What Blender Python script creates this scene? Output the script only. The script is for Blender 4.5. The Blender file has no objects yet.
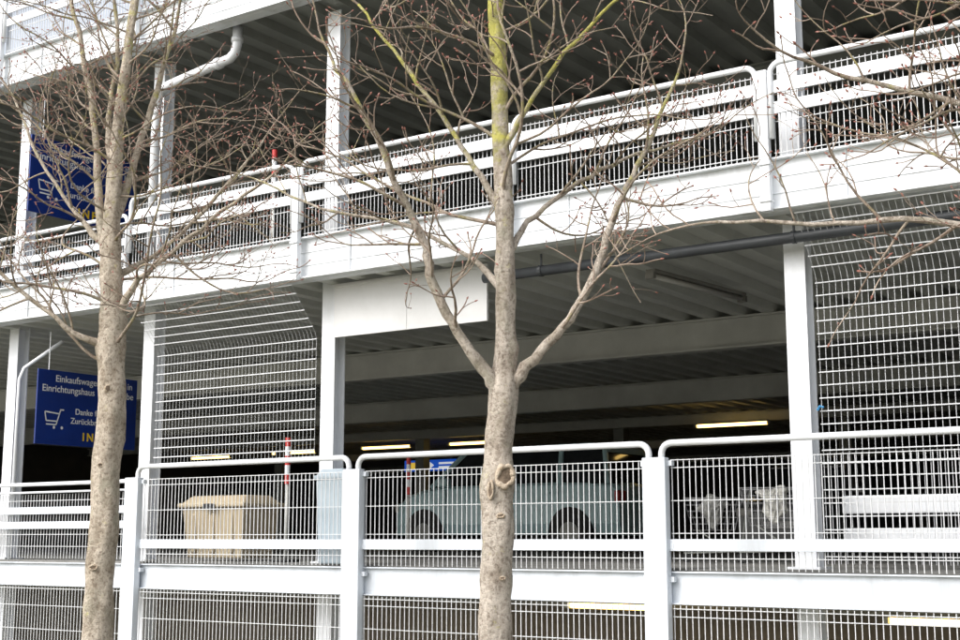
import bpy, bmesh, math, random
from mathutils import Vector, Matrix
random.seed(7)
E = 3.12            # eye height above the lower floor; facade heights below are given relative to E
scene = bpy.context.scene
col = scene.collection

# ------------------------------------------------------------------ materials
def nt(name):
    m = bpy.data.materials.new(name); m.use_nodes = True
    t = m.node_tree; b = t.nodes["Principled BSDF"]
    return m, t, b
def mottled(name, c1, c2, scale=4.0, rough=0.5, metal=0.0, bump=0.0, stretch=(1,1,1), lo=0.35, hi=0.7, c3=None, bscale=None, spec=0.5):
    m, t, b = nt(name); n = t.nodes; l = t.links
    tc = n.new("ShaderNodeTexCoord"); mp = n.new("ShaderNodeMapping"); mp.inputs["Scale"].default_value = stretch
    l.new(tc.outputs["Object"], mp.inputs[0])
    no = n.new("ShaderNodeTexNoise"); no.inputs["Scale"].default_value = scale; no.inputs["Detail"].default_value = 6; no.inputs["Roughness"].default_value = 0.65
    l.new(mp.outputs[0], no.inputs[0])
    r = n.new("ShaderNodeValToRGB"); r.color_ramp.elements[0].position = lo; r.color_ramp.elements[1].position = hi
    r.color_ramp.elements[0].color = (*c1, 1); r.color_ramp.elements[1].color = (*c2, 1)
    if c3:
        e = r.color_ramp.elements.new((lo+hi)/2); e.color = (*c3, 1)
    l.new(no.outputs[0], r.inputs[0]); l.new(r.outputs[0], b.inputs["Base Color"])
    b.inputs["Roughness"].default_value = rough; b.inputs["Metallic"].default_value = metal
    b.inputs["Specular IOR Level"].default_value = spec
    if bump:
        no2 = n.new("ShaderNodeTexNoise"); no2.inputs["Scale"].default_value = bscale or scale*4; no2.inputs["Detail"].default_value = 5
        l.new(mp.outputs[0], no2.inputs[0])
        bp = n.new("ShaderNodeBump"); bp.inputs["Strength"].default_value = bump; bp.inputs["Distance"].default_value = 0.02
        l.new(no2.outputs[0], bp.inputs["Height"]); l.new(bp.outputs[0], b.inputs["Normal"])
    return m
M_white = mottled("white_painted_steel", (0.60,0.61,0.61), (0.79,0.81,0.84), 1.6, 0.42, stretch=(1,1,0.35), lo=0.30, hi=0.52, bump=0.03)
M_post = mottled("cool_white_post_paint", (0.50,0.53,0.56), (0.66,0.70,0.75), 1.8, 0.42, stretch=(2,2,0.35), lo=0.30, hi=0.55, bump=0.03)
M_fascia = mottled("white_fascia_paint", (0.50,0.51,0.505), (0.76,0.785,0.81), 1.3, 0.5, stretch=(3.0,3.0,0.5), lo=0.28, hi=0.54, bump=0.03)
M_wire = mottled("galvanised_white_wire", (0.60,0.61,0.62), (0.74,0.755,0.77), 3.0, 0.45)
M_board = mottled("white_board", (0.62,0.62,0.61), (0.74,0.74,0.74), 1.2, 0.55)
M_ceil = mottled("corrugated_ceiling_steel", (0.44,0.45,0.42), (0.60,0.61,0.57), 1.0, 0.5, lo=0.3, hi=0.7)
M_ceil2 = mottled("shaded_ceiling_steel", (0.18,0.19,0.175), (0.30,0.31,0.285), 0.8, 0.5, lo=0.3, hi=0.7)  # darker copy of the ceiling steel, upper-level shade put into its colour
M_beam = mottled("grey_beam_paint", (0.46,0.46,0.43), (0.60,0.60,0.56), 1.5, 0.5)
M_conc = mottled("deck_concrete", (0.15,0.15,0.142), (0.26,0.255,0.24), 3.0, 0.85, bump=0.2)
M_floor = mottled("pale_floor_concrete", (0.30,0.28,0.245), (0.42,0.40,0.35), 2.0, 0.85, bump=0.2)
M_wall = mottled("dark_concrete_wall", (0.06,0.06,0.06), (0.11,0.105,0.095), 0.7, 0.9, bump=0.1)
M_wall0 = mottled("beige_rendered_wall", (0.40,0.35,0.28), (0.52,0.47,0.39), 0.7, 0.9, bump=0.1)
M_pipe_d = mottled("dark_grey_pipe", (0.025,0.028,0.032), (0.05,0.055,0.06), 3, 0.5)
M_lampgrey = mottled("grey_brown_lamp_housing", (0.16,0.155,0.14), (0.25,0.24,0.22), 3, 0.5)
M_blue = mottled("blue_sign_sheet", (0.006,0.025,0.17), (0.009,0.035,0.22), 2, 0.35)
M_wtext = mottled("white_lettering", (0.78,0.78,0.78), (0.82,0.82,0.82), 2, 0.5)
M_ytext = mottled("yellow_lettering", (0.85,0.55,0.02), (0.9,0.62,0.03), 2, 0.5)
M_beige = mottled("beige_grit_bin_plastic", (0.36,0.29,0.19), (0.46,0.39,0.27), 3, 0.55, bump=0.1)
M_bin = mottled("pale_blue_grey_plastic", (0.36,0.43,0.48), (0.46,0.53,0.58), 3, 0.35)
M_red = mottled("red_band", (0.45,0.03,0.03), (0.6,0.05,0.04), 4, 0.5)
M_tape = mottled("blue_tape", (0.03,0.2,0.42), (0.04,0.25,0.5), 4, 0.5)
M_carp = mottled("pale_teal_car_paint", (0.46,0.68,0.72), (0.51,0.72,0.76), 1, 0.3, 0.0)
M_card = mottled("dark_grey_car_paint", (0.10,0.105,0.11), (0.12,0.125,0.13), 1, 0.25, 0.2)
M_glass = mottled("car_window_glass", (0.015,0.018,0.02), (0.03,0.035,0.04), 1, 0.06)
M_tyre = mottled("black_rubber", (0.015,0.015,0.015), (0.03,0.03,0.03), 6, 0.8)
M_rim = mottled("alloy_rim", (0.35,0.35,0.36), (0.45,0.45,0.46), 6, 0.3, 0.6)
M_sack = mottled("white_sack_plastic", (0.74,0.73,0.66), (0.82,0.80,0.76), 6, 0.4, bump=0.5)
M_sack2 = mottled("grey_sack_plastic", (0.30,0.30,0.28), (0.42,0.42,0.39), 6, 0.5, bump=0.5)
M_ground = mottled("grass_and_gravel", (0.10,0.11,0.055), (0.27,0.25,0.20), 1.5, 0.95, bump=0.4, lo=0.4, hi=0.6)
M_bud = mottled("red_brown_bud", (0.22,0.08,0.06), (0.34,0.15,0.11), 9, 0.5)
M_twig = mottled("brown_twig_bark", (0.19,0.13,0.10), (0.40,0.325,0.26), 5, 0.8, c3=(0.28,0.215,0.165))
M_scar = mottled("dark_bark_scar", (0.09,0.065,0.045), (0.27,0.20,0.14), 25, 0.95, bump=0.6)
M_callus = mottled("pale_callus_bark", (0.38,0.29,0.20), (0.62,0.53,0.42), 30, 0.9, bump=0.6)
def emis(name, c, s):
    m, t, b = nt(name); b.inputs["Base Color"].default_value = (*c,1); b.inputs["Emission Color"].default_value = (*c,1); b.inputs["Emission Strength"].default_value = s
    no = t.nodes.new("ShaderNodeTexNoise"); no.inputs["Scale"].default_value = 3
    t.links.new(no.outputs[0], b.inputs["Roughness"])
    return m
M_tube = emis("lit_fluorescent_tube", (1.0,0.66,0.20), 5.5)
M_tube_off = mottled("opal_lamp_cover", (0.40,0.39,0.36), (0.50,0.49,0.46), 2, 0.3)
M_bluelit = emis("lit_blue_sign", (0.01,0.07,0.42), 0.8)
M_whitelit = emis("lit_white_sign_mark", (0.8,0.85,0.9), 0.6)
M_yellowlit = emis("lit_yellow_sign_mark", (0.9,0.6,0.08), 0.6)

def bark(name, lichen_z, lichen_amt, hi_col, lo_col, mulf=0.8, lcol=((0.26,0.25,0.06),(0.60,0.57,0.12))):
    m, t, b = nt(name); n = t.nodes; l = t.links
    g = n.new("ShaderNodeNewGeometry")
    def noise(scale, stretch, det=8):
        mp = n.new("ShaderNodeMapping"); mp.inputs["Scale"].default_value = stretch
        l.new(g.outputs["Position"], mp.inputs[0])
        no = n.new("ShaderNodeTexNoise"); no.inputs["Scale"].default_value = scale; no.inputs["Detail"].default_value = det; no.inputs["Roughness"].default_value = 0.72
        l.new(mp.outputs[0], no.inputs[0]); return no
    n1 = noise(9, (1,1,0.6)); n2 = noise(42, (1,1,0.9)); n3 = noise(11, (1,1,1)); n4 = noise(5,(1,1,1.6)); n5 = noise(4.5,(1,1,0.8))
    r = n.new("ShaderNodeValToRGB"); e = r.color_ramp.elements
    e[0].position = 0.34; e[0].color = (*lo_col,1); e[1].position = 0.60; e[1].color = (*hi_col,1)
    mid = e.new(0.47); mid.color = tuple((a*0.5+c*0.5) for a,c in zip(lo_col,hi_col)) + (1,)
    l.new(n1.outputs[0], r.inputs[0])
    mul = n.new("ShaderNodeMix"); mul.data_type='RGBA'; mul.blend_type='MULTIPLY'; mul.inputs[0].default_value = mulf
    r2 = n.new("ShaderNodeValToRGB"); r2.color_ramp.elements[0].position=0.36; r2.color_ramp.elements[0].color=(0.34,0.30,0.27,1); r2.color_ramp.elements[1].position=0.52
    l.new(n2.outputs[0], r2.inputs[0]); l.new(r.outputs[0], mul.inputs[6]); l.new(r2.outputs[0], mul.inputs[7])
    # grey-green algae patches
    r5 = n.new("ShaderNodeValToRGB"); r5.color_ramp.elements[0].position=0.52; r5.color_ramp.elements[0].color=(0,0,0,1); r5.color_ramp.elements[1].position=0.64; r5.color_ramp.elements[1].color=(0.6,0.6,0.6,1)
    l.new(n5.outputs[0], r5.inputs[0])
    mg = n.new("ShaderNodeMix"); mg.data_type='RGBA'; l.new(r5.outputs[0], mg.inputs[0]); l.new(mul.outputs[2], mg.inputs[6]); mg.inputs[7].default_value=(0.33,0.31,0.23,1)
    sx = n.new("ShaderNodeSeparateXYZ"); l.new(g.outputs["Position"], sx.inputs[0])
    mr = n.new("ShaderNodeMapRange"); mr.inputs[1].default_value = lichen_z; mr.inputs[2].default_value = lichen_z+1.6; mr.inputs[3].default_value = 0.0; mr.inputs[4].default_value = lichen_amt
    l.new(sx.outputs[2], mr.inputs[0])
    ad = n.new("ShaderNodeMath"); ad.operation='ADD'; l.new(mr.outputs[0], ad.inputs[0]); l.new(n3.outputs[0], ad.inputs[1])
    r3 = n.new("ShaderNodeValToRGB"); r3.color_ramp.elements[0].position=0.60; r3.color_ramp.elements[0].color=(0,0,0,1); r3.color_ramp.elements[1].position=0.78; r3.color_ramp.elements[1].color=(0.85,0.85,0.85,1)
    l.new(ad.outputs[0], r3.inputs[0])
    mx = n.new("ShaderNodeMix"); mx.data_type='RGBA'; l.new(r3.outputs[0], mx.inputs[0]); l.new(mg.outputs[2], mx.inputs[6])
    rl = n.new("ShaderNodeValToRGB"); rl.color_ramp.elements[0].color=(*lcol[0],1); rl.color_ramp.elements[1].color=(*lcol[1],1); rl.color_ramp.elements[0].position=0.35; rl.color_ramp.elements[1].position=0.6
    l.new(n4.outputs[0], rl.inputs[0]); l.new(rl.outputs[0], mx.inputs[7])
    l.new(mx.outputs[2], b.inputs["Base Color"]); b.inputs["Roughness"].default_value = 0.92
    b.inputs["Specular IOR Level"].default_value = 0.15
    bp = n.new("ShaderNodeBump"); bp.inputs["Strength"].default_value=1.0; bp.inputs["Distance"].default_value=0.022
    am = n.new("ShaderNodeMath"); am.operation='ADD'; l.new(n1.outputs[0], am.inputs[0]); l.new(n2.outputs[0], am.inputs[1])
    l.new(am.outputs[0], bp.inputs["Height"]); l.new(bp.outputs[0], b.inputs["Normal"])
    return m
M_bark_a = bark("lichen_speckled_bark", 4.9, 0.34, (0.64,0.57,0.49), (0.32,0.265,0.21))
M_bark_b = bark("pale_beige_bark", 5.1, 0.10, (0.65,0.57,0.47), (0.34,0.28,0.21))
M_branch = bark("brown_branch_bark", 3.8, 0.10, (0.48,0.40,0.325), (0.24,0.18,0.14), 0.6, ((0.28,0.25,0.09),(0.52,0.48,0.17)))

# ------------------------------------------------------------------ mesh helpers
class MB:
    def __init__(s): s.v=[]; s.f=[]; s.m=[]
    def box(s, x0,x1,y0,y1,z0,z1, mi=0):
        b=len(s.v)
        s.v += [(x0,y0,z0),(x1,y0,z0),(x1,y1,z0),(x0,y1,z0),(x0,y0,z1),(x1,y0,z1),(x1,y1,z1),(x0,y1,z1)]
        for q in ((0,3,2,1),(4,5,6,7),(0,1,5,4),(1,2,6,5),(2,3,7,6),(3,0,4,7)):
            s.f.append(tuple(b+i for i in q)); s.m.append(mi)
    def tube(s, pts, rad, n=8, mi=0, cap=True):
        pts=[Vector(p) for p in pts]
        if not hasattr(rad,'__len__'): rad=[rad]*len(pts)
        t0=(pts[1]-pts[0]).normalized()
        up=Vector((0,0,1)) if abs(t0.z)<0.9 else Vector((1,0,0))
        a=t0.cross(up).normalized()
        b0=len(s.v)
        for i,p in enumerate(pts):
            if i==0: t=t0
            elif i==len(pts)-1: t=(pts[i]-pts[i-1]).normalized()
            else: t=((pts[i]-pts[i-1]).normalized()+(pts[i+1]-pts[i]).normalized()).normalized()
            a=(a-t*a.dot(t))
            if a.length<1e-5: a=t.orthogonal()
            a.normalize(); bb=t.cross(a)
            for k in range(n):
                an=2*math.pi*k/n
                s.v.append(tuple(p+(a*math.cos(an)+bb*math.sin(an))*rad[i]))
        for i in range(len(pts)-1):
            for k in range(n):
                k2=(k+1)%n
                s.f.append((b0+i*n+k,b0+i*n+k2,b0+(i+1)*n+k2,b0+(i+1)*n+k)); s.m.append(mi)
        if cap:
            s.f.append(tuple(b0+k for k in reversed(range(n)))); s.m.append(mi)
            e=b0+(len(pts)-1)*n
            s.f.append(tuple(e+k for k in range(n))); s.m.append(mi)
    def obj(s, name, mats, parent=None, smooth=False, bevel=0, label=None):
        me=bpy.data.meshes.new(name); me.from_pydata(s.v,[],s.f)
        for m in (mats if isinstance(mats,(list,tuple)) else [mats]): me.materials.append(m)
        me.polygons.foreach_set("material_index", s.m)
        if smooth: me.polygons.foreach_set("use_smooth",[True]*len(me.polygons))
        me.update()
        o=bpy.data.objects.new(name,me); col.objects.link(o)
        if parent: o.parent=parent
        if bevel:
            bv=o.modifiers.new("bevel",'BEVEL'); bv.width=bevel; bv.segments=2; bv.limit_method='ANGLE'
        if label: o["label"]=label
        return o
def empty(name, label, cat, loc=(0,0,0), group=None):
    o=bpy.data.objects.new(name,None); o.empty_display_size=0.3; o.location=loc; col.objects.link(o)
    o["label"]=label; o["category"]=cat
    if group: o["group"]=group
    return o

# ------------------------------------------------------------------ ground
def gh(x,y):
    t=min(1,max(0,(-y-1.2)/5.0)); t=t*t*(3-2*t); return 1.47*t
m=MB(); xs=[-250,-120,-60]+[-40+2*i for i in range(31)]+[50,120,250]; ys=[-250,-120,-60,-30,-20,-14]+[-10+0.7*i for i in range(15)]+[3,20,60,120,250]
for y in ys:
    for x in xs: m.v.append((x,y,gh(x,y)-0.03))
W=len(xs)
for j in range(len(ys)-1):
    for i in range(W-1): m.f.append((j*W+i,j*W+i+1,(j+1)*W+i+1,(j+1)*W+i)); m.m.append(0)
g=m.obj("ground",M_ground,smooth=True); g["kind"]="structure"; g["label"]="grass and gravel bank falling towards the garage"; g["category"]="ground"

# ------------------------------------------------------------------ garage
X0,X1=-30.0,8.0; YB=32.0
G=empty("parking_garage","white steel multi-storey car park with open decks and dark interior","parking garage",(0,0,0))
for k,zf in enumerate((0.0, E-0.22, E+2.68, E+5.58)):
    m=MB(); 
    if k==0: m.box(X0,X1,0.1,YB,-0.2,0.02)
    else: m.box(X0,X1,0.09,YB,zf-0.10,zf)
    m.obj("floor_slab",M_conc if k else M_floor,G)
    if k>0:
        m=MB(); p=0.36; zt=zf-0.103; zb=zt-0.083; x=X0; prof=[]
        while x<X1-p:
            prof += [(x,zt-0.002),(x+p*0.46,zt-0.002),(x+p*0.56,zb),(x+p*0.90,zb)]; x+=p
        for (a,b) in prof: m.v += [(a,0.12,b),(a,YB-0.02,b)]
        for i in range(len(prof)-1): m.f.append((2*i,2*i+1,2*i+3,2*i+2)); m.m.append(0)
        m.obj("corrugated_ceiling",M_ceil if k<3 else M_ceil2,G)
for k,zf in enumerate((E-0.22,E+2.68,E+5.58)):
    for y in (4.4,9.6,15,21,27):
        m=MB(); zt=zf-0.19; d=0.34 if y<12 else 0.18
        m.box(X0,X1,y-0.09,y+0.09,zt-0.02,zt); m.box(X0,X1,y-0.012,y+0.012,zt-d,zt-0.02); m.box(X0,X1,y-0.09,y+0.09,zt-d-0.02,zt-d)
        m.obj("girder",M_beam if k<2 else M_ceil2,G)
cx=[-18.2,-15.95,-13.55,-11.18,-8.59,-3.78,1.1,5.9]
for x in cx:
    m=MB(); w=0.085; d0,d1=0.36,0.52
    m.box(x-w,x+w,d0,d0+0.014,0.02,E+5.36); m.box(x-w,x+w,d1-0.014,d1,0.02,E+5.36); m.box(x-0.008,x+0.008,d0+0.014,d1-0.014,0.02,E+5.36)
    for zf in (E-0.22,E+2.68):
        m.box(x-0.13,x+0.13,d0-0.05,d1+0.05,zf,zf+0.018)
    m.obj("column",M_white,G)
for y in (15,27):
    for x in (-23,-18.6,-13.4,-8.57,-3.75,1.1):
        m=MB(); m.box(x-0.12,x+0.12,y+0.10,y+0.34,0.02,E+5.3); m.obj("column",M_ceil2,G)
def fascia(z0,z1,mat=M_fascia,x0=-18.5,x1=6):
    m=MB(); m.box(x0,x1,-0.02,0.0,z0,z1); m.box(x0,x1,-0.075,-0.02,z1-0.016,z1); m.box(x0,x1,-0.075,-0.02,z0,z0+0.016)
    m.box(x0,x1,0.0,0.118,z0-0.004,z0+0.012)
    m.box(x0,x1,-0.028,-0.02,z0+0.13,z0+0.138); m.box(x0,x1,-0.028,-0.02,z0+0.26,z0+0.268)
    xx=x0+0.9
    while xx<x1:
        m.box(xx-0.004,xx+0.004,-0.036,-0.02,z0+0.016,z1-0.016)
        xx+=2.4
    m.obj("fascia_beam",mat,G,bevel=0.003)
fascia(E+2.49,E+2.90); fascia(E+5.39,E+5.80); 
m=MB(); m.box(-18.5,6,-0.02,0.0,E-0.49,E-0.24); m.box(-18.5,6,-0.055,-0.02,E-0.49,E-0.478); m.box(-18.5,6,-0.055,-0.02,E-0.252,E-0.24); m.obj("fascia_beam",M_post,G,bevel=0.003)
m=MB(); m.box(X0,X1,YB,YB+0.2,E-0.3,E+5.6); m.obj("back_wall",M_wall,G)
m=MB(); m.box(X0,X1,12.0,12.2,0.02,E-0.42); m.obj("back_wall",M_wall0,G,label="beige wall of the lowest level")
m=MB(); m.box(X1,X1+0.2,0.0,YB,0,E+5.6); m.obj("side_wall",M_wall,G)  # unseen end wall, added closed and dark so less light enters the decks
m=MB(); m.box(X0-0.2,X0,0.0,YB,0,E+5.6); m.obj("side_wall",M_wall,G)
m=MB(); m.box(-8.47,-6.66,0.30,0.33,E+1.95,E+2.48); m.box(-8.47,-6.66,0.285,0.30,E+2.44,E+2.46); m.box(-7.58,-7.572,0.296,0.30,E+1.95,E+2.44)
b=m.obj("header_board",M_board,G,bevel=0.004)
# ------------------------------------------------------------------ railings
def arc_tube(x0,x1,z,zend,y=-0.03,r=0.026,R=0.13):
    pts=[(x0,y,zend)]
    pts.append((x0,y,z-R))
    for i in range(1,7):
        a=math.pi/2*i/6; pts.append((x0+R*(1-math.cos(a)),y,z-R+R*math.sin(a)))
    for i in range(0,7):
        a=math.pi/2*i/6; pts.append((x1-R+R*math.sin(a),y,z-R+R*math.cos(a)))
    pts.append((x1,y,zend))
    return pts
def mesh_infill(m,x0,x1,z0,z1,y,dx=0.05,hz=(),r=0.0029):
    n=int((x1-x0)/dx); 
    for i in range(n+1):
        x=x0+(x1-x0)*i/n
        m.box(x-r,x+r,y-r,y+r,z0,z1)
    for z in hz: m.box(x0-0.01,x1+0.01,y-r-0.0055,y-r-0.0002,z-0.003,z+0.003)
def lower_panel(xa,xb,name="railing"):
    o=empty("railing","white steel railing panel with rounded top tube and wire mesh infill","railing",(xb,0,E-0.46),"lower deck railings")
    L=xa-xb
    z=lambda v: v+0.46
    m=MB(); m.box(-0.10,0.10,-0.135,-0.058,z(-1.6),z(0.635)); m.box(-0.085,0.085,-0.058,-0.022,z(-1.55),z(0.60)); m.obj("post",M_post,o,bevel=0.006)
    m=MB(); m.tube(arc_tube(L+0.055,-0.055,z(0.745),z(0.62),y=-0.095,R=0.085),0.026,10); m.obj("handrail",M_white,o,smooth=True)
    m=MB(); m.box(L+0.10,-0.10,-0.085,-0.062,z(-0.085),z(0.005)); m.obj("middle_bar",M_post,o,bevel=0.003)
    m=MB(); mesh_infill(m,L+0.12,-0.12,z(-0.23),z(0.62),-0.05,0.05,[z(0.615),z(0.555),z(0.30),z(0.05),z(-0.14)])
    m.obj("mesh_infill",M_wire,o)
    m=MB(); mesh_infill(m,L+0.12,-0.12,z(-1.60),z(-0.495),-0.06,0.05,[z(-0.52),z(-0.58),z(-0.78),z(-1.0),z(-1.25),z(-1.55)])
    m.obj("mesh_infill",M_wire,o)
    for dz in (0.59,-0.05,-0.30):
        for xa_,xb_ in ((L+0.10,L+0.135),(-0.135,-0.10)):
            m=MB(); m.box(xa_,xb_,-0.088,-0.04,z(dz)-0.02,z(dz)+0.02); m.obj("clamp",M_post,o)
    return o
posts=[-10.80,-7.86,-4.80,-1.80,1.2,4.2]
for a,b_ in zip(posts[:-1],posts[1:]): lower_panel(a,b_)
o=empty("railing_post","wide white steel end post of the railing","railing",(posts[0],0,E-0.46),"lower deck railings")
m=MB(); m.box(-0.10,0.10,-0.135,-0.058,-1.14,1.095); m.obj("post",M_post,o,bevel=0.006)
def left_barrier(z0,xa,xb):
    o=empty("railing","white barrier railing with double tube, broad bars and mesh","railing",(xa,0,z0),"side bay railings")
    L=xb-xa
    m=MB(); m.tube(arc_tube(0.02,L-0.02,0.83,0.1,y=0.02,R=0.08),0.022,10); m.obj("handrail",M_white,o,smooth=True)
    m=MB(); m.tube([(0.04,0.02,0.74),(L-0.04,0.02,0.74)],0.012,8); m.obj("handrail",M_white,o,smooth=True)
    for za,zb in ((0.50,0.58),(0.34,0.42)):
        m=MB(); m.box(0.03,L-0.03,0.04,0.062,za,zb); m.obj("middle_bar",M_post,o,bevel=0.003)
    m=MB(); mesh_infill(m,0.04,L-0.04,0.02,0.72,0.075,0.05,[0.65,0.28,0.15]); m.obj("mesh_infill",M_wire,o)
    return o
left_barrier(E-0.22,-14.2,-10.92); left_barrier(E-0.22,-17.5,-14.25)
left_barrier(E+2.68,-13.5,-11.2); left_barrier(E+2.68,-15.9,-13.55)
o=empty("mesh_screen","white wire mesh screen below the deck edge","mesh screen",(-17.5,0,E-2.0),"mesh screens")
m=MB(); mesh_infill(m,0.0,6.58,0,1.50,-0.03,0.05,[0.05,0.3,0.55,0.8,1.05,1.3,1.48]); m.obj("mesh_infill",M_wire,o)

def upper_panel(xa,xb,zb,group,roof=False):
    o=empty("railing","white parapet railing with tube handrail, two broad bars and mesh","railing",(xb,0,zb),group)
    L=xa-xb
    m=MB(); m.box(-0.04,0.04,-0.135,-0.078,-0.02,1.10); m.box(-0.05,0.05,-0.15,-0.078,0.05,0.07); m.box(-0.05,0.05,-0.15,-0.078,0.34,0.36); m.obj("post",M_white,o,bevel=0.004)
    m=MB(); m.tube(arc_tube(L+0.06,-0.06,1.15,0.55,y=-0.105,R=0.09),0.023,10); m.obj("handrail",M_white,o,smooth=True)
    for za,zb_ in ((0.91,1.01),(0.745,0.84)):
        m=MB(); m.box(L+0.065,-0.065,-0.10,-0.08,za,zb_); m.obj("middle_bar",M_white,o,bevel=0.003)
    hz=[1.07,0.69,0.44]
    m=MB(); mesh_infill(m,L+0.07,-0.07,0.40,1.09,-0.06,0.045,hz,0.0027); m.obj("mesh_infill",M_wire,o)
    if roof:
        m=MB(); zz=1.2
        while zz<2.3:
            m.box(L+0.02,-0.02,-0.05,-0.03,zz,zz+0.028); zz+=0.075
        m.box(L+0.0,L+0.05,-0.03,0.0,0.42,2.35)
        m.obj("slatted_screen",M_white,o)
    return o
up=[-11.08,-8.62,-6.16,-3.80,-1.35,1.1,3.5]
for a,b_ in zip(up[:-1],up[1:]): upper_panel(a,b_,E+2.49,"upper deck railings")
up3=[-18.4,-15.95,-13.5,-11.08,-8.62,-6.16,-3.78]
for a,b_ in zip(up3[:-1],up3[1:]): upper_panel(a,b_,E+5.39,"roof deck railings",True)

# ------------------------------------------------------------------ bent mesh screens
def screen(x0,x1,z0,zb=2.02,zt=2.46,label="",rw=0.0042):
    o=empty("mesh_screen",label,"mesh screen",(x0,0.4,E+z0),"mesh screens")
    L=x1-x0; h=zb-z0; h2=zt-z0; yo=-0.40+0.02
    m=MB()
    n=int(L/0.05)
    for i in range(n+1):
        x=L*i/n
        m.tube([(x,0,0),(x,0,h-0.04),(x,-0.03,h+0.03),(x,yo,h2)],0.0025,4)
    z=h-0.045
    while z>0: 
        m.box(-0.01,L+0.01,-0.011,-0.003,z-rw,z+rw); z-=0.10
    for k in range(1,7):
        t=k/6; y=yo*t; zz=h+(h2-h)*t
        m.box(-0.01,L+0.01,y-0.011,y-0.003,zz-rw,zz+rw)
    m.obj("mesh_infill",M_wire,o)
screen(-11.06,-8.78,0.80,label="white wire mesh screen bent outward under the deck edge",rw=0.0048)
screen(-3.62,1.0,-0.18,label="tall white wire mesh screen reaching from deck to fascia")
o=empty("mesh_screen","tall white wire mesh screen reaching from deck to fascia","mesh screen",(1.2,0.4,E-0.18),"mesh screens")
m=MB(); mesh_infill(m,0,3.0,0,2.2,0,0.05,[0.1*i for i in range(1,22)]); m.obj("mesh_infill",M_wire,o)
o=empty("crash_barrier","white double guard rail behind the mesh screen","guard rail",(-3.62,0.75,E-0.22))
for za,zb in ((0.42,0.56),(0.20,0.31)):
    m=MB(); m.box(0,7.0,0.0,0.03,za,zb); m.obj("rail",M_white,o,bevel=0.01)
for x in (3.4,6.2):
    m=MB(); m.box(x-0.04,x+0.04,0.03,0.1,0,0.5); m.obj("post",M_beam,o)
o=empty("cable_tie_tape","small blue tape wrapped round mesh edge","tape",(-3.64,0.36,E+0.98))
m=MB(); m.tube([(0,0,0),(0.02,0,0.03),(0.05,0,0.02)],0.010,6); m.obj("tape_strip",M_tape,o)

# ------------------------------------------------------------------ pipes
o=empty("drain_pipe","dark grey drain pipe hung below the deck edge","pipe",(-6.6,0.17,E+2.31))
m=MB(); m.tube([(0,0,0.0),(2.9,0,0.0),(10,0,0.02)],0.045,14); m.obj("pipe_run",M_pipe_d,o,smooth=True)
for x in (0.6,2.9,5.0,7.5):
    m=MB(); m.tube([(x-0.015,0,0),(x+0.015,0,0)],0.052,14); m.box(x-0.008,x+0.008,-0.006,0.006,0.03,0.15); m.obj("pipe_bracket",M_pipe_d,o)
o=empty("drain_pipe","white drain pipe with elbows leading into the column","pipe",(-9.95,0.22,E+5.0))
m=MB(); m.tube([(0.12,0,0.42),(0.12,0,0.22),(0.09,0,0.14),(0.02,0,0.09),(-0.9,0,-0.02),(-1.02,0,-0.05),(-1.08,0,-0.13),(-1.1,0,-0.25),(-1.1,0,-2.1)],0.052,14); m.obj("pipe_run",M_white,o,smooth=True)
for p,q in (((0.12,0,0.25),(0.12,0,0.30)),((-0.12,0,0.073),(-0.18,0,0.066)),((-1.1,0,-0.28),(-1.1,0,-0.34)),((-1.1,0,-1.2),(-1.1,0,-1.26))):
    m=MB(); m.tube([p,q],0.064,14); m.obj("pipe_collar",M_white,o,smooth=True)
o=empty("sign_pole","slim white pole with bent top beside the blue sign","pole",(-13.05,0.1,E-0.22))
m=MB(); m.tube([(0,0,0),(0,0,2.05),(0.05,0.02,2.18),(0.35,0.3,2.5)],0.022,8); m.obj("pole_tube",M_white,o,smooth=True)

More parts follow.
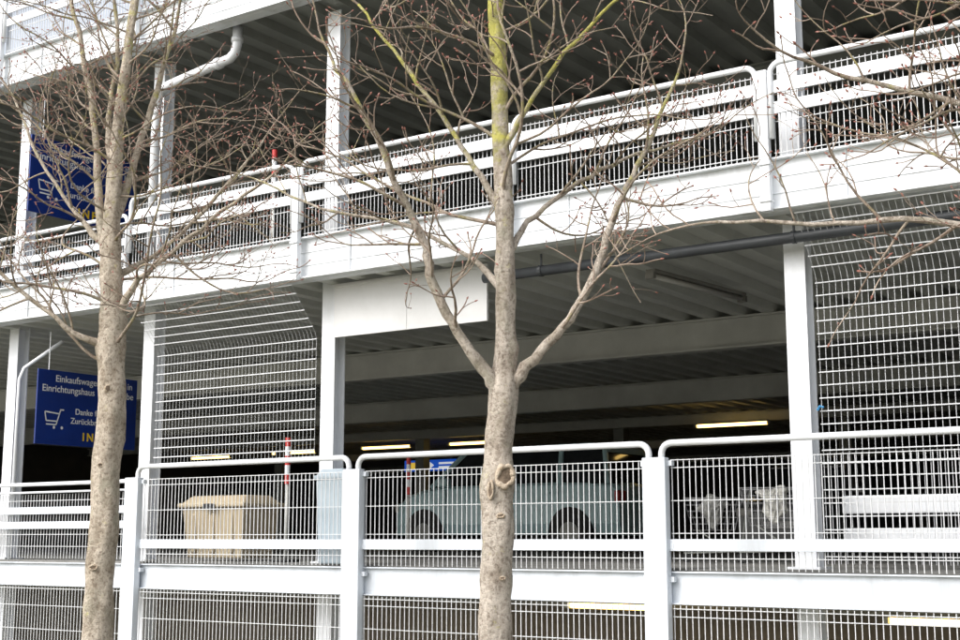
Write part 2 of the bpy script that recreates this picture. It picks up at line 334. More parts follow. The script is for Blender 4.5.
# ------------------------------------------------------------------ signs
def text_part(s,size,x,y,mat,parent,label=None,align='LEFT',space=1.0,off=0.0008):
    c=bpy.data.curves.new("lettering",'FONT'); c.body=s; c.size=size; c.extrude=0.001; c.align_x=align; c.space_character=space; c.offset=off
    t=bpy.data.objects.new("tmp",c); col.objects.link(t)
    bpy.context.view_layer.update()
    me=bpy.data.meshes.new_from_object(t.evaluated_get(bpy.context.evaluated_depsgraph_get()))
    bpy.data.objects.remove(t)
    me.materials.clear(); me.materials.append(mat)
    me.transform(Matrix(((0,0,1,0.0125),(1,0,0,x),(0,1,0,y),(0,0,0,1))))
    o=bpy.data.objects.new("lettering",me); col.objects.link(o); o.parent=parent
    if label: o["label"]=label
def sign(loc,sc=1.0):
    o=empty("information_sign","blue hanging sign with white German text and trolley symbol","sign",loc,"hanging blue signs")
    o.scale=(1,sc,sc)
    m=MB(); m.box(-0.01,0.01,0,1.46,0,0.86); m.obj("sign_board",M_blue,o,bevel=0.003)
    for yy in (0.15,1.25):
        m=MB(); m.tube([(0,yy,0.86),(0,yy,1.3)],0.006,6); m.obj("hanger",M_white,o)
    text_part("Einkaufswagen",0.112,0.24,0.73,M_wtext,o)
    text_part("sind in",0.112,1.09,0.73,M_wtext,o)
    text_part("Einrichtungshaus",0.112,0.06,0.61,M_wtext,o)
    text_part("oder be",0.112,1.045,0.61,M_wtext,o)
    text_part("Danke fürs",0.098,0.54,0.37,M_wtext,o)
    text_part("Zurückbringen",0.098,0.48,0.26,M_wtext,o)
    text_part("I N F O",0.13,0.66,0.07,M_ytext,o,space=0.95,off=0.004)
    m=MB(); X=0.0135
    def st(p,q,w=0.008):
        f=lambda a: Vector((0.13+(0.56-a[0]-0.13)*0.78,0.20+(a[1]-0.2)*0.8))
        p=f(p); q=f(q); d=(q-p).normalized(); nn=Vector((-d.y,d.x))*w; b=len(m.v)
        for r in (p-nn,q-nn,q+nn,p+nn): m.v.append((X,r.x,r.y))
        m.f.append((b,b+1,b+2,b+3)); m.m.append(0)
    st((0.11,0.46),(0.18,0.46)); st((0.17,0.46),(0.24,0.24)); st((0.19,0.40),(0.45,0.42)); st((0.45,0.42),(0.42,0.29)); st((0.22,0.29),(0.42,0.29))
    st((0.24,0.24),(0.42,0.24))
    for cxx in (0.25,0.36):
        b=len(m.v)
        for i in range(12): m.v.append((X,cxx+0.018*math.cos(i*math.pi/6),0.20+0.018*math.sin(i*math.pi/6)))
        m.f.append(tuple(range(b,b+12))); m.m.append(0)
    m.obj("trolley_symbol",M_wtext,o)
sign((-12.75,0.12,E+1.08)); sign((-12.95,-0.0,E+3.80),1.08)
o=empty("direction_sign","small wide blue lit direction sign under the ceiling","sign",(-20.3,18.0,E+1.74))
m=MB(); m.box(-0.95,0.95,-0.03,0.03,0,0.28); m.obj("sign_board",M_bluelit,o)
m=MB(); m.box(-0.45,-0.15,-0.036,-0.031,0.11,0.17); m.v+=[(-0.15,-0.034,0.04),(0.0,-0.034,0.14),(-0.15,-0.034,0.24)]; m.f.append((8,9,10)); m.m.append(0)
m.obj("arrow_symbol",M_whitelit,o)
m=MB(); m.box(-0.85,-0.55,-0.036,-0.031,0.06,0.22); m.obj("yellow_symbol",M_yellowlit,o)
m=MB(); m.box(0.15,0.8,-0.036,-0.031,0.16,0.21); m.obj("text_line",M_whitelit,o)
m=MB(); m.box(0.15,0.65,-0.036,-0.031,0.06,0.11); m.obj("text_line",M_whitelit,o)
for xx in (-0.5,0.5):
    m=MB(); m.tube([(xx,0,0.28),(xx,0,0.56)],0.01,6); m.obj("hanger",M_beam,o)

# ------------------------------------------------------------------ lamps
def lamp(x,y,z,rot=0,lit=True,L=1.5):
    o=empty("ceiling_lamp","lit yellow fluorescent strip lamp under the ceiling" if lit else "unlit grey-brown strip lamp under the ribbed ceiling","ceiling lamp",(x,y,z),"ceiling strip lamps")
    o.rotation_euler=(0,0,rot)
    w=0.07 if lit else 0.05
    m=MB(); m.box(-L/2,L/2,-w,w,0.045,0.075); m.obj("housing",M_beam if lit else M_lampgrey,o,bevel=0.004)
    m=MB(); m.tube([(-L/2+0.03,0,0.018),(L/2-0.03,0,0.018)],0.034 if lit else 0.024,10); m.obj("lamp_tube",M_tube if lit else M_tube_off,o,smooth=True)
    for e in (-1,1):
        m=MB(); m.box(e*L/2-0.02,e*L/2+0.02,-w*0.9,w*0.9,-0.015,0.044); m.obj("end_cap",M_beam if lit else M_lampgrey,o)
z1=E+2.17
def at(t,Z): return (Z*(0.824*t-0.566), Z*(0.566*t+0.824)-9.5)
for t,Z in ((0.189,25.6),(-0.070,32),(-0.003,30.5),(-0.201,36),(-0.139,34)):
    x,y=at(t,Z); lamp(x,y,z1,0,True,1.5)
for t,Z in ((0.0975,14.6),(0.345,11.8)):
    x,y=at(t,Z); lamp(x,y,E-0.72,0,True,1.1)
for x in (-14.5,-10.5,-7.5,-3.5,-0.5): lamp(x,9.0,E-0.66,0,True,1.1)  # extra lamps put in to lift the bounce light in the lowest level
lamp(-5.3,1.85,E+2.33,math.pi/2-0.12,False,1.6)
lamp(-2.0,1.85,E+2.33,math.pi/2-0.12,False,1.6)

# ------------------------------------------------------------------ marker posts, bins
def marker(loc,dz=0.0):
    o=empty("marker_post","red and white striped marker post on the parking deck","marker post",loc,"striped marker posts")
    m=MB(); m.box(-0.11,0.11,-0.11,0.11,0,0.03); m.obj("base",M_tyre,o,bevel=0.01)
    m=MB(); m.tube([(0,0,0.03),(0,0,0.78+dz)],0.018,10); m.obj("pole",M_beam,o,smooth=True)
    m=MB(); z=0.78+dz; i=0; top=1.25+dz
    while z<top-0.01:
        z2=min(z+0.095,top); m.tube([(0,0,z),(0,0,z2)],0.028,12,mi=(i%2),cap=(z2>=top)); z=z2; i+=1
    m.obj("striped_sleeve",[M_red,M_white],o,smooth=False)
marker((-9.33,0.62,E-0.22)); marker((-9.62,0.62,E+2.68),0.19); marker((-10.3,3.9,E-0.22))
def frust(m,w0,d0,w1,d1,z0,z1,mi=0):
    b=len(m.v)
    for w,d,z in ((w0,d0,z0),(w1,d1,z1)): m.v += [(-w/2,-d/2,z),(w/2,-d/2,z),(w/2,d/2,z),(-w/2,d/2,z)]
    for q in ((0,3,2,1),(4,5,6,7),(0,1,5,4),(1,2,6,5),(2,3,7,6),(3,0,4,7)): m.f.append(tuple(b+i for i in q)); m.m.append(mi)
o=empty("grit_bin","beige plastic grit bin with overhanging lid behind the railing","grit bin",(-10.44,0.95,E-0.22))
m=MB()
frust(m,0.80,0.48,0.92,0.56,0.03,0.56); 
for x in (-0.28,0,0.28): m.box(x-0.03,x+0.03,-0.285,-0.24,0.08,0.5)
m.obj("bin_body",M_beige,o,bevel=0.02)
m=MB(); frust(m,1.0,0.64,1.0,0.64,0.562,0.61); frust(m,0.94,0.58,0.80,0.38,0.605,0.69); m.obj("lid",M_beige,o,bevel=0.015)
m=MB(); m.box(-0.08,0.08,-0.34,-0.322,0.54,0.60); m.obj("handle",M_tyre,o)
o=empty("litter_bin","pale blue-grey plastic litter bin in front of the column","litter bin",(-8.26,0.17,E-0.22))
m=MB(); frust(m,0.28,0.24,0.34,0.28,0.0,0.78); m.obj("bin_body",M_bin,o,bevel=0.02)
m=MB(); frust(m,0.37,0.31,0.37,0.31,0.782,0.82); frust(m,0.34,0.28,0.26,0.2,0.815,0.88); m.obj("lid",M_bin,o,bevel=0.01)
def trolley(loc,rot,sc=0.85):
    o=empty("shopping_trolley","wire shopping trolley parked on the deck with a sack inside","shopping trolley",loc,"shopping trolleys"); o.rotation_euler=(0,0,rot); o.scale=(sc,sc,sc)
    m=MB()
    def ringp(w,l,z,dx=0): return [(-l/2+dx,-w/2,z),(l/2+dx,-w/2,z),(l/2+dx,w/2,z),(-l/2+dx,w/2,z),(-l/2+dx,-w/2,z)]
    for i in range(6):
        f=i/5; m.tube(ringp(0.34+0.16*f,0.55+0.22*f,0.42+0.42*f),0.003 if i<5 else 0.007,5)
    for i in range(13):
        f=i/12-0.5
        for sg in (-1,1): m.tube([(f*0.55,sg*0.17,0.42),(f*0.77,sg*0.25,0.84)],0.002,4)
    for i in range(8):
        f=i/7-0.5
        for sg in (-1,1): m.tube([(sg*0.275,f*0.34,0.42),(sg*0.385,f*0.5,0.84)],0.002,4)
        m.tube([(-0.275,f*0.34,0.42),(0.275,f*0.34,0.42)],0.002,4)
    m.obj("basket",M_rim,o)
    m=MB()
    for sg in (-1,1):
        m.tube([(0.40,sg*0.22,0.12),(-0.36,sg*0.24,0.14),(-0.40,sg*0.25,0.5),(-0.50,sg*0.26,0.98)],0.010,8)
        m.tube([(-0.2,sg*0.23,0.13),(0.2,sg*0.17,0.42)],0.008,6)
    m.obj("frame",M_ceil2,o,smooth=True)
    m=MB(); m.tube([(-0.50,-0.26,0.98),(-0.50,0.26,0.98)],0.015,8); m.obj("handle",M_blue,o,smooth=True)
    for xx,yy in ((0.36,-0.2),(0.36,0.2),(-0.34,-0.22),(-0.34,0.22)):
        m=MB(); m.tube([(xx,yy-0.015,0.06),(xx,yy+0.015,0.06)],0.06,12); m.obj("castor",M_tyre,o)
def sack(loc,s,label,seed,mat):
    o=empty("plastic_sack",label,"sack",loc,"sacks in trolleys")
    bm=bmesh.new(); bmesh.ops.create_icosphere(bm,subdivisions=5,radius=s)
    for v in bm.verts:
        a=v.co/s; k=1+0.22*math.sin(3*a.x+2*a.z*3+seed)+0.12*math.sin(7*a.y+5*a.x+seed)+0.07*math.sin(13*a.x-11*a.z)
        w=0.75+0.55*max(-0.5,a.z)
        z=(a.z+1)*1.0*(1+0.28*(a.z>0)*abs(math.sin(2.2*a.x+seed)))
        v.co=Vector((a.x*k*w*s,a.y*k*w*s*0.8,z*s))
    me=bpy.data.meshes.new("sack_body"); bm.to_mesh(me); bm.free(); me.materials.append(mat)
    for p in me.polygons: p.use_smooth=True
    so=bpy.data.objects.new("sack_body",me); col.objects.link(so); so.parent=o
trolley((-5.05,2.9,E-0.22),math.radians(200)); sack((-5.05,2.9,E-0.22+0.37),0.155,"crumpled white plastic sack lying in a trolley",0.4,M_sack)
trolley((-5.72,2.95,E-0.22),math.radians(205),0.75); sack((-5.72,2.95,E-0.22+0.325),0.14,"slumped dull grey sack lying in a trolley",2.1,M_sack2)

# ------------------------------------------------------------------ cars
def car(loc,rot,paint,label,H=1.62,Lc=4.6):
    o=empty("parked_car",label,"car",loc,"parked cars"); o.rotation_euler=(0,0,rot)
    s=Lc/4.6; hz=H/1.62
    stations=[-2.30,-2.22,-2.05,-1.7,-1.2,-0.6,0,0.6,1.2,1.8,2.15,2.28,2.30]
    def top(x):
        pts=[(-2.30,0.66),(-2.15,0.84),(-1.9,0.92),(-1.2,1.02),(0.5,1.04),(2.1,1.04),(2.28,0.95),(2.30,0.8)]
        for (a,b),(c,d) in zip(pts,pts[1:]):
            if a<=x<=c: return b+(d-b)*(x-a)/(c-a)
        return 0.8
    def half(x): return 0.9-0.22*max(0,(abs(x)-1.5)/0.8)**2
    m=MB(); n=0
    for x in stations:
        h=half(x); t=top(x); prof=[(-h*0.9,0.26),(-h,0.42),(-h,0.75),(-h*0.97,t-0.05),(-h*0.86,t),(0,t+0.03),(h*0.86,t),(h*0.97,t-0.05),(h,0.75),(h,0.42),(h*0.9,0.26)]
        n=len(prof); m.v += [(x*s,y,z*hz) for y,z in prof]
    for i in range(len(stations)-1):
        for k in range(n): m.f.append((i*n+k,i*n+(k+1)%n,(i+1)*n+(k+1)%n,(i+1)*n+k)); m.m.append(0)
    m.f.append(tuple(range(n))); m.m.append(0); e=(len(stations)-1)*n; m.f.append(tuple(e+k for k in reversed(range(n)))); m.m.append(0)
    m.obj("body",paint,o,smooth=False,bevel=0.03)
    m=MB()
    def ring(z,xa,xb,h): return [(xa*s,-h,z*hz),(xb*s,-h,z*hz),(xb*s,h,z*hz),(xa*s,h,z*hz)]
    m.v += ring(1.0,-1.45,2.18,0.80)+ring(1.52,-0.75,2.08,0.68)
    for q in ((0,1,5,4),(1,2,6,5),(2,3,7,6),(3,0,4,7)): m.f.append(q); m.m.append(0)
    m.obj("window",M_glass,o)
    m=MB(); b0=[(-0.8,1.50,0.69),(-0.5,1.60,0.64),(1.7,1.62,0.64),(2.12,1.54,0.69)]
    for x,z,h in b0: m.v += [(x*s,-h,(z-0.08)*hz),(x*s,-h*0.88,z*hz),(x*s,h*0.88,z*hz),(x*s,h,(z-0.08)*hz)]
    for i in range(3):
        for k in range(3): m.f.append((i*4+k,i*4+k+1,(i+1)*4+k+1,(i+1)*4+k)); m.m.append(0)
        m.f.append((i*4+3,i*4,(i+1)*4,(i+1)*4+3)); m.m.append(0)
    m.f.append((0,1,2,3)); m.m.append(0); m.f.append((15,14,13,12)); m.m.append(0)
    m.obj("roof",paint,o)
    for sgn in (-1,1):
        for (xa,xb) in ((-1.42,-0.74),(0.12,0.14),(1.25,1.22),(2.15,2.05)):
            m=MB(); m.tube([(xa*s,sgn*0.805,1.0*hz),(xb*s,sgn*0.685,1.54*hz)],0.05,6); m.obj("window_pillar",paint,o)
        for xa in (-1.05,0.15,1.25):
            m=MB(); y0,y1=sorted((sgn*0.897,sgn*0.905)); m.box(xa*s-0.006,xa*s+0.006,y0,y1,0.36*hz,0.97*hz); m.obj("door_gap",M_tyre,o)
        for xa in (0.0,1.05):
            m=MB(); y0,y1=sorted((sgn*0.90,sgn*0.93)); m.box(xa*s-0.1,xa*s+0.06,y0,y1,0.86*hz,0.89*hz); m.obj("door_handle",paint,o)
        m=MB(); y0,y1=sorted((sgn*0.86,sgn*1.05)); m.box(-1.15*s,-0.95*s,y0,y1,1.0*hz,1.14*hz); m.obj("wing_mirror",paint,o,bevel=0.03)
        m=MB(); y0,y1=sorted((sgn*0.45,sgn*0.72)); m.box(-2.315*s,-2.2*s,y0,y1,0.62*hz,0.76*hz); m.obj("headlight",M_tube_off,o,bevel=0.02)
        m=MB(); m.box(2.22*s,2.315*s,y0,y1,0.72*hz,0.9*hz); m.obj("tail_light",M_red,o,bevel=0.02)
        for xw in (-1.52,1.48):
            m=MB(); m.tube([(xw*s,sgn*0.82,0.36),(xw*s,sgn*0.912,0.36)],0.43,20); m.obj("wheel_arch",M_tyre,o)
            w=MB(); w.tube([(xw*s,sgn*0.70,0.34),(xw*s,sgn*0.93,0.34)],0.34,24); wo=w.obj("wheel",M_tyre,o,bevel=0.015)
            w=MB(); w.tube([(xw*s,sgn*0.925,0.34),(xw*s,sgn*0.94,0.34)],0.19,16)
            w.obj("rim",M_ceil2,wo)
    m=MB(); m.box(-2.33*s,-2.30*s,-0.26,0.26,0.42*hz,0.53*hz); m.obj("number_plate",M_wtext,o)
car((-13.55,11.6,E-0.22),0,M_carp,"pale teal high-roofed van parked on the lower deck",1.92,4.85)
car((-8.3,13.0,E-0.22),math.pi/2+0.05,M_card,"dark grey car parked deep inside the lower deck",1.55,4.4)

# ------------------------------------------------------------------ trees
YAW=math.radians(34.5); RV=Vector((math.cos(YAW),math.sin(YAW),0)); HV=Vector((-math.sin(YAW),math.cos(YAW),0))
def rnd(a,b): return random.uniform(a,b)
def rand_perp(d):
    v=Vector((rnd(-1,1),rnd(-1,1),rnd(-1,1))); v=v-d*v.dot(d)
    return v.normalized() if v.length>1e-3 else d.orthogonal().normalized()
def bud(m,p,d,r,l):
    m.tube([p,p+d*l*0.4,p+d*l],[r*0.8,r*1.25,r*0.25],5,mi=1)
def grow(ml,mt,start,d,L,r,level,zmin,side=1):
    seg=max(4,int(L/(0.075 if level<3 else 0.045))); seg=min(seg,18); step=L/seg
    pts=[Vector(start)]; rad=[r]; dirs=[]; d=d.normalized(); wob=rand_perp(d)
    trop=0.03 if level==1 else (0.04 if level==2 else 0.08)
    end=r*0.38 if level<3 else r*0.7
    for i in range(seg):
        if i%2==0: wob=rand_perp(d)
        d=(d+wob*(0.155 if level<3 else 0.19)+Vector((0,0,trop*(1 if d.z<0.7 else 0)))).normalized()
        pts.append(pts[-1]+d*step); dirs.append(d.copy()); rad.append(r+(end-r)*((i+1)/seg)**0.8)
    m=ml if level<=2 else mt
    m.tube(pts,rad,7 if level==1 else (6 if level==2 else 4),0,cap=level>=3)
    if level>=3: bud(mt,pts[-1],dirs[-1],max(rad[-1]*1.5,0.0045),0.022)
    if level==4:
        return
    spacing={1:0.20,2:0.13,3:0.11}[level]
    pos=L*({1:0.22,2:0.25,3:0.35}[level])*rnd(0.8,1.2)
    base=rand_perp(d); kk=0
    while pos<L*0.97:
        i=min(int(pos/step),seg-1); p=pts[i].lerp(pts[i+1],pos/step-i); dd=dirs[i]
        s_=1 if kk%2 else -1
        ax=(base*s_+rand_perp(dd)*0.55); ax=(ax-dd*ax.dot(dd)).normalized()
        an=math.radians(rnd(38,70)); nd=dd*math.cos(an)+ax*math.sin(an)
        if nd.z<-0.35: nd.z*=-0.2
        f=pos/L
        if level==1: LL=rnd(0.40,0.95)*(1.15-0.5*f)*min(1.2,L/1.5)
        elif level==2: LL=rnd(0.14,0.42)*(1.1-0.4*f)
        else: LL=rnd(0.03,0.15)
        rr=min({1:0.0105,2:0.0054,3:0.0039}[level]*rnd(0.8,1.15), rad[i]*0.75)
        grow(ml,mt,p,nd,LL,rr,level+1,zmin)
        pos+=spacing*rnd(0.6,1.5); kk+=1
    if level<3 and rad[-1]>0.003:
        grow(ml,mt,pts[-1],(dirs[-1]+rand_perp(dirs[-1])*0.2),L*0.3,rad[-1],3,zmin)
def smooth_path(P,sub=5):
    out=[]
    n=len(P)
    for i in range(n-1):
        p0=P[max(i-1,0)];p1=P[i];p2=P[i+1];p3=P[min(i+2,n-1)]
        for k in range(sub):
            t=k/sub
            out.append(tuple(0.5*((2*b)+(-a+c)*t+(2*a-5*b+4*c-d_)*t*t+(-a+3*b-3*c+d_)*t**3) for a,b,c,d_ in zip(p0,p1,p2,p3)))
    out.append(tuple(P[-1])); return out
def tree(base, trunk, limbs, autos, label, matT, seed, knots=()):
    random.seed(seed)
    o=empty("bare_tree",label,"tree",(base[0],base[1],gh(*base)-0.05),"row of bare street trees")
    oz=o.location.z
    def W(a): return RV*a[0]+HV*a[1]+Vector((0,0,E+a[2]-oz))
    tm=MB(); ml=MB(); mt=MB()
    tp=smooth_path(trunk,14); n=28
    pts=[W(a)+Vector((math.sin(a[2]*7+seed)*0.005+math.sin(a[2]*17+1)*0.002,math.sin(a[2]*9)*0.003,0)) for a in tp]; rad=[a[3] for a in tp]
    b0=len(tm.v); tm.tube(pts,rad,n)
    for i in range(len(pts)):
        h=tp[i][2]
        for k in range(n):
            v=Vector(tm.v[b0+i*n+k]); c=pts[i]; dv=(v-c).normalized()
            q=1+0.045*math.sin(k*2*math.pi/n*3+h*3)+0.03*math.sin(k*2*math.pi/n*5-h*8)+0.035*math.sin(h*9+seed)+0.025*math.sin(h*23)+rnd(-0.018,0.018)
            for (kh,ka,ks,kw) in knots:
                kd=RV*math.cos(ka)+HV*math.sin(ka)
                dd=dv.dot(kd)
                if dd>0: q+=ks*math.exp(-((h-kh)/kw)**2)*max(0,dd)**3
            tm.v[b0+i*n+k]=tuple(c+(v-c)*q)
    def sprout(path_pts, rads, f0, count_sp, lscale, kk0=0):
        tot=sum((b-a).length for a,b in zip(path_pts,path_pts[1:])); pos=tot*f0
        while pos<tot*0.98:
            acc=0
            for i,(a,b) in enumerate(zip(path_pts,path_pts[1:])):
                l=(b-a).length
                if acc+l>=pos: break
                acc+=l
            p=a.lerp(b,(pos-acc)/l); dd=(b-a).normalized(); ax=rand_perp(dd)
            an=math.radians(rnd(40,70)); nd=dd*math.cos(an)+ax*math.sin(an)
            f=pos/tot
            grow(ml,mt,p,nd,rnd(0.5,1.0)*lscale*(1.15-0.45*f),min(0.011,rads[i]*0.6)*rnd(0.8,1.1),2,0)
            pos+=count_sp*rnd(0.6,1.4)
    for lb in limbs:
        lp=smooth_path(lb,5); P=[W(a) for a in lp]; R=[a[3] for a in lp]
        P=[p+Vector((rnd(-1,1),rnd(-1,1),rnd(-1,1)))*0.010 for p in P]
        P[0]=W(lp[0]); R=[r*(1+rnd(-0.07,0.07)) for r in R]
        tm.tube(P,R,10)
        sprout(P,R,0.22,0.18,0.95)
        grow(ml,mt,P[-1],(P[-1]-P[-2]),0.6,R[-1],2,0)
    for (h,latd,depd,L,r) in autos:
        for i in range(len(tp)-1):
            if tp[i][2]<=h<=tp[i+1][2]: break
        f=(h-tp[i][2])/(tp[i+1][2]-tp[i][2]); p=pts[i].lerp(pts[i+1],f)
        grow(ml,mt,p,RV*latd+HV*depd+Vector((0,0,1))*rnd(0.1,0.65),L,r,1,0)
    tm.obj("trunk",matT,o,smooth=True)
    ml.obj("branch",M_branch,o,smooth=True,label="thin brown limbs with a little yellow lichen")
    mt.obj("crown",[M_twig,M_bud],o,smooth=False,label="fine leafless twigs with reddish buds")
    return o,W
def autos(z0,z1,dz,L0,L1,r0,seed):
    random.seed(seed); out=[]; z=z0; a=0.4
    while z<z1:
        f=(z-z0)/(z1-z0); a+=2.4+rnd(-0.5,0.5)
        out.append((z,math.cos(a)*1.0,math.sin(a)*0.7,(L0+(L1-L0)*f)*rnd(0.75,1.2),r0*(1-0.4*f)*rnd(0.8,1.15))); z+=dz*rnd(0.6,1.4)
    return out
FR=-math.pi/2
tc_base=(-4.43,-2.84)
o,W=tree(tc_base,
 [(-0.03,0,-3.0,0.15),(-0.03,0,-1.6,0.112),(-0.035,0,-0.58,0.098),(-0.02,0,-0.1,0.092),(-0.02,0,0.2,0.094),(-0.01,0,0.36,0.098),(0.0,0,0.55,0.086),(0.02,0,0.92,0.084),(0.035,0.01,1.25,0.063),(0.03,0,1.75,0.058),(0.015,0,2.4,0.054),(-0.01,0.01,3.0,0.050),(-0.025,0.01,3.6,0.045),(-0.01,0.0,4.4,0.032),(0.0,0.02,5.3,0.012)],
 [[(0.0,-0.01,0.84,0.055),(-0.07,-0.04,0.97,0.040),(-0.25,-0.10,1.22,0.031),(-0.40,-0.15,1.52,0.028),(-0.46,-0.20,1.78,0.026),(-0.62,-0.28,2.10,0.020),(-0.78,-0.35,2.45,0.015),(-1.0,-0.45,2.80,0.010)],
  [(0.04,0.0,0.84,0.055),(0.12,-0.02,0.98,0.040),(0.34,-0.05,1.22,0.030),(0.52,-0.02,1.48,0.026),(0.66,0.02,1.84,0.023),(0.80,0.08,2.18,0.019),(0.98,0.12,2.55,0.015),(1.15,0.2,2.95,0.009)],
  [(0.03,0,1.70,0.030),(0.18,0.08,1.95,0.018),(0.45,0.2,2.20,0.015),(0.80,0.32,2.42,0.011),(1.3,0.45,2.60,0.008)],
  [(0.01,0,2.00,0.030),(-0.16,0.05,2.30,0.018),(-0.36,0.1,2.65,0.015),(-0.62,0.12,3.0,0.012),(-0.9,0.15,3.4,0.008)],
  [(0.01,0,2.35,0.028),(0.16,-0.1,2.62,0.016),(0.40,-0.2,2.95,0.013),(0.75,-0.25,3.3,0.009)],
  [(0.02,0,1.5,0.028),(-0.2,0.15,1.75,0.016),(-0.65,0.3,2.0,0.013),(-1.15,0.4,2.12,0.009),(-1.6,0.5,2.35,0.006)],
 ],
 autos(1.9,5.0,0.19,1.6,0.8,0.013,21),
 "slim bare tree with forked trunk, lichen and pruning scars",M_bark_a,101,
 knots=[(0.36,FR+0.3,0.14,0.09),(0.28,FR-0.9,0.18,0.08),(0.12,FR-0.3,0.08,0.04),(0.88,FR,0.10,0.10),(1.15,0,0.2,0.04),(1.62,math.pi,0.2,0.04),(2.0,0.2,0.2,0.04),(-0.25,0,0.09,0.06)])
def scar(parent,W,lat,h,rx,rz,rr,rt,label):
    m=MB(); pts=[]; rad=[]
    for i in range(29):
        a=2*math.pi*i/28; k=1+0.14*math.sin(2*a+1)+0.07*math.sin(5*a+h*9); x=lat+rx*k*math.cos(a)
        pts.append(W((x,-math.sqrt(max(0.0005,rr*rr-(x*0.9)**2))+0.004,h+rz*k*math.sin(a)))); rad.append(rt*(1+0.22*math.sin(3*a+h*20)+0.15*math.sin(7*a)))
    m.tube(pts,rad,8); m.obj("branch_scar",M_callus,parent,smooth=True,label=label)
    m=MB()
    for i in range(16):
        a=2*math.pi*i/16; x=lat+rx*math.cos(a); m.v.append(tuple(W((x,-math.sqrt(max(0.0005,rr*rr-(x*0.9)**2))-0.001,h+rz*math.sin(a)))))
    m.v.append(tuple(W((lat,-rr+0.004,h))))
    for i in range(16): m.f.append((i,(i+1)%16,16)); m.m.append(0)
    m.obj("scar_hollow",M_scar,parent,smooth=True)
scar(o,W,0.026,0.37,0.042,0.066,0.121,0.016,"pale irregular pruning callus")
scar(o,W,-0.060,0.29,0.012,0.055,0.126,0.008,"dark narrow pruning scar")
scar(o,W,0.0,0.14,0.018,0.012,0.106,0.006,"small bark knot")
scar(o,W,0.01,-0.22,0.014,0.009,0.101,0.005,"small bark knot")
o2,W2=tree((-8.04,-2.84),
 [(0.03,0,-3.0,0.15),(0.03,0,-1.6,0.118),(0.035,0,-0.72,0.110),(0.05,0,-0.1,0.104),(0.055,0,0.3,0.104),(0.065,0,1.0,0.104),(0.045,0,1.6,0.095),(0.02,0,2.05,0.080),(0.01,0.0,2.6,0.062),(0.02,0,3.1,0.048),(0.06,0,3.7,0.037),(0.12,0,4.3,0.030),(0.16,0.05,5.1,0.022),(0.18,0.1,6.0,0.012)],
 [[(0.0,0,2.1,0.050),(-0.10,0.02,2.6,0.034),(-0.16,0.05,3.1,0.026),(-0.28,0.08,3.7,0.021),(-0.45,0.1,4.4,0.014)],
  [(0.04,0,1.65,0.04),(0.27,-0.1,1.95,0.022),(0.6,-0.2,2.2,0.017),(1.0,-0.3,2.5,0.013),(1.35,-0.35,2.75,0.009)],
  [(0.03,0,1.45,0.04),(-0.22,-0.1,1.55,0.020),(-0.6,-0.15,1.85,0.016),(-1.0,-0.2,2.2,0.011)],
  [(0.01,0,2.4,0.045),(0.12,0.1,2.85,0.030),(0.24,0.15,3.4,0.024),(0.40,0.2,4.1,0.016)],
  [(0.0,0,2.8,0.035),(-0.08,0.1,3.3,0.022),(-0.05,0.15,3.9,0.016),(-0.15,0.2,4.6,0.012)],
  [(0.02,0,2.0,0.035),(0.3,0.2,2.2,0.018),(0.75,0.3,2.7,0.014),(1.1,0.4,3.2,0.009)],
  [(0.0,0,2.2,0.035),(-0.3,0.15,2.5,0.018),(-0.65,0.2,3.0,0.013),(-0.95,0.3,3.6,0.008)]],
 autos(1.3,5.8,0.16,1.5,0.8,0.013,33),
 "slim bare tree with pale smooth beige trunk",M_bark_b,202,
 knots=[(1.05,FR+0.8,0.16,0.10),(1.45,math.pi,0.22,0.07),(1.65,0.2,0.22,0.07),(0.45,math.pi+0.4,0.10,0.05),(0.75,0.2,0.12,0.05),(2.0,0.1,0.2,0.06),(2.25,math.pi,0.2,0.06),(-0.1,FR,0.08,0.05),(1.9,FR,0.12,0.06)])
scar(o2,W2,0.04,0.55,0.020,0.012,0.114,0.006,"small bark knot")
scar(o2,W2,0.02,-0.2,0.024,0.018,0.116,0.007,"small dark bark knot")
scar(o2,W2,0.07,1.12,0.018,0.028,0.127,0.008,"small pale pruning callus")
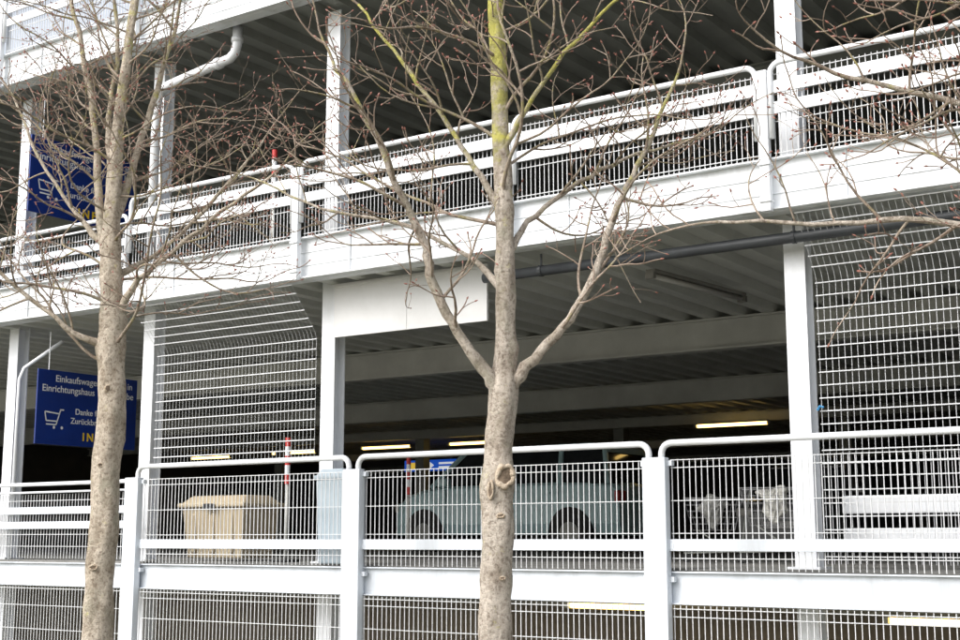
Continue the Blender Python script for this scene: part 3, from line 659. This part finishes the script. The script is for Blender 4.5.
o3,W3=tree((-0.83,-2.84),
 [(0,0,-3.0,0.15),(0,0,-0.6,0.11),(0.02,0,0.9,0.095),(0.0,0,1.8,0.075),(0.03,0,3.0,0.05),(0,0,4.2,0.03),(0.05,0,5.2,0.012)],
 [[(0,0,1.05,0.045),(-0.4,0.1,1.32,0.024),(-0.85,0.25,1.5,0.017),(-1.35,0.35,1.52,0.012),(-1.9,0.5,1.56,0.008)],
  [(0,0,1.3,0.045),(-0.35,0.1,1.7,0.024),(-0.8,0.15,2.05,0.016),(-1.3,0.2,2.2,0.011)],
  [(0,0,1.7,0.04),(-0.3,-0.05,2.15,0.022),(-0.8,-0.1,2.45,0.015),(-1.3,-0.1,2.62,0.009)]],
 autos(1.2,4.8,0.3,1.5,0.8,0.014,55),
 "bare street tree reaching lichen-covered branches sideways",M_bark_a,303)

# ------------------------------------------------------------------ light and sky
w=bpy.data.worlds.new("World"); scene.world=w; w.use_nodes=True; t=w.node_tree; bg=t.nodes["Background"]
sk=t.nodes.new("ShaderNodeTexSky"); sk.sky_type='NISHITA'; sk.sun_disc=False
EL,ROT=math.radians(42),math.radians(200)
sk.sun_elevation=EL; sk.sun_rotation=ROT; sk.dust_density=4; sk.air_density=1.0
hs=t.nodes.new("ShaderNodeHueSaturation"); hs.inputs["Saturation"].default_value=0.30; hs.inputs["Value"].default_value=2.0
t.links.new(sk.outputs[0],hs.inputs["Color"]); t.links.new(hs.outputs[0],bg.inputs["Color"]); bg.inputs["Strength"].default_value=0.15
sd=bpy.data.lights.new("Sun",'SUN'); sd.energy=1.35; sd.angle=math.radians(35); sd.color=(1.0,0.98,0.95)
so=bpy.data.objects.new("Sun",sd); col.objects.link(so)
dirv=Vector((math.sin(ROT)*math.cos(EL),math.cos(ROT)*math.cos(EL),math.sin(EL)))
so.rotation_euler=dirv.to_track_quat('Z','Y').to_euler(); so.location=(0,-20,30)

cd=bpy.data.cameras.new("Camera"); cam=bpy.data.objects.new("Camera",cd); col.objects.link(cam)
cd.lens=50; cd.sensor_width=36; cd.clip_start=0.1; cd.clip_end=1000
cam.location=(0,-9.5,E); cam.rotation_euler=(math.radians(90+9.37),0,YAW)
scene.camera=cam
scene.view_settings.view_transform='Standard'; scene.view_settings.look='None'; scene.view_settings.exposure=0
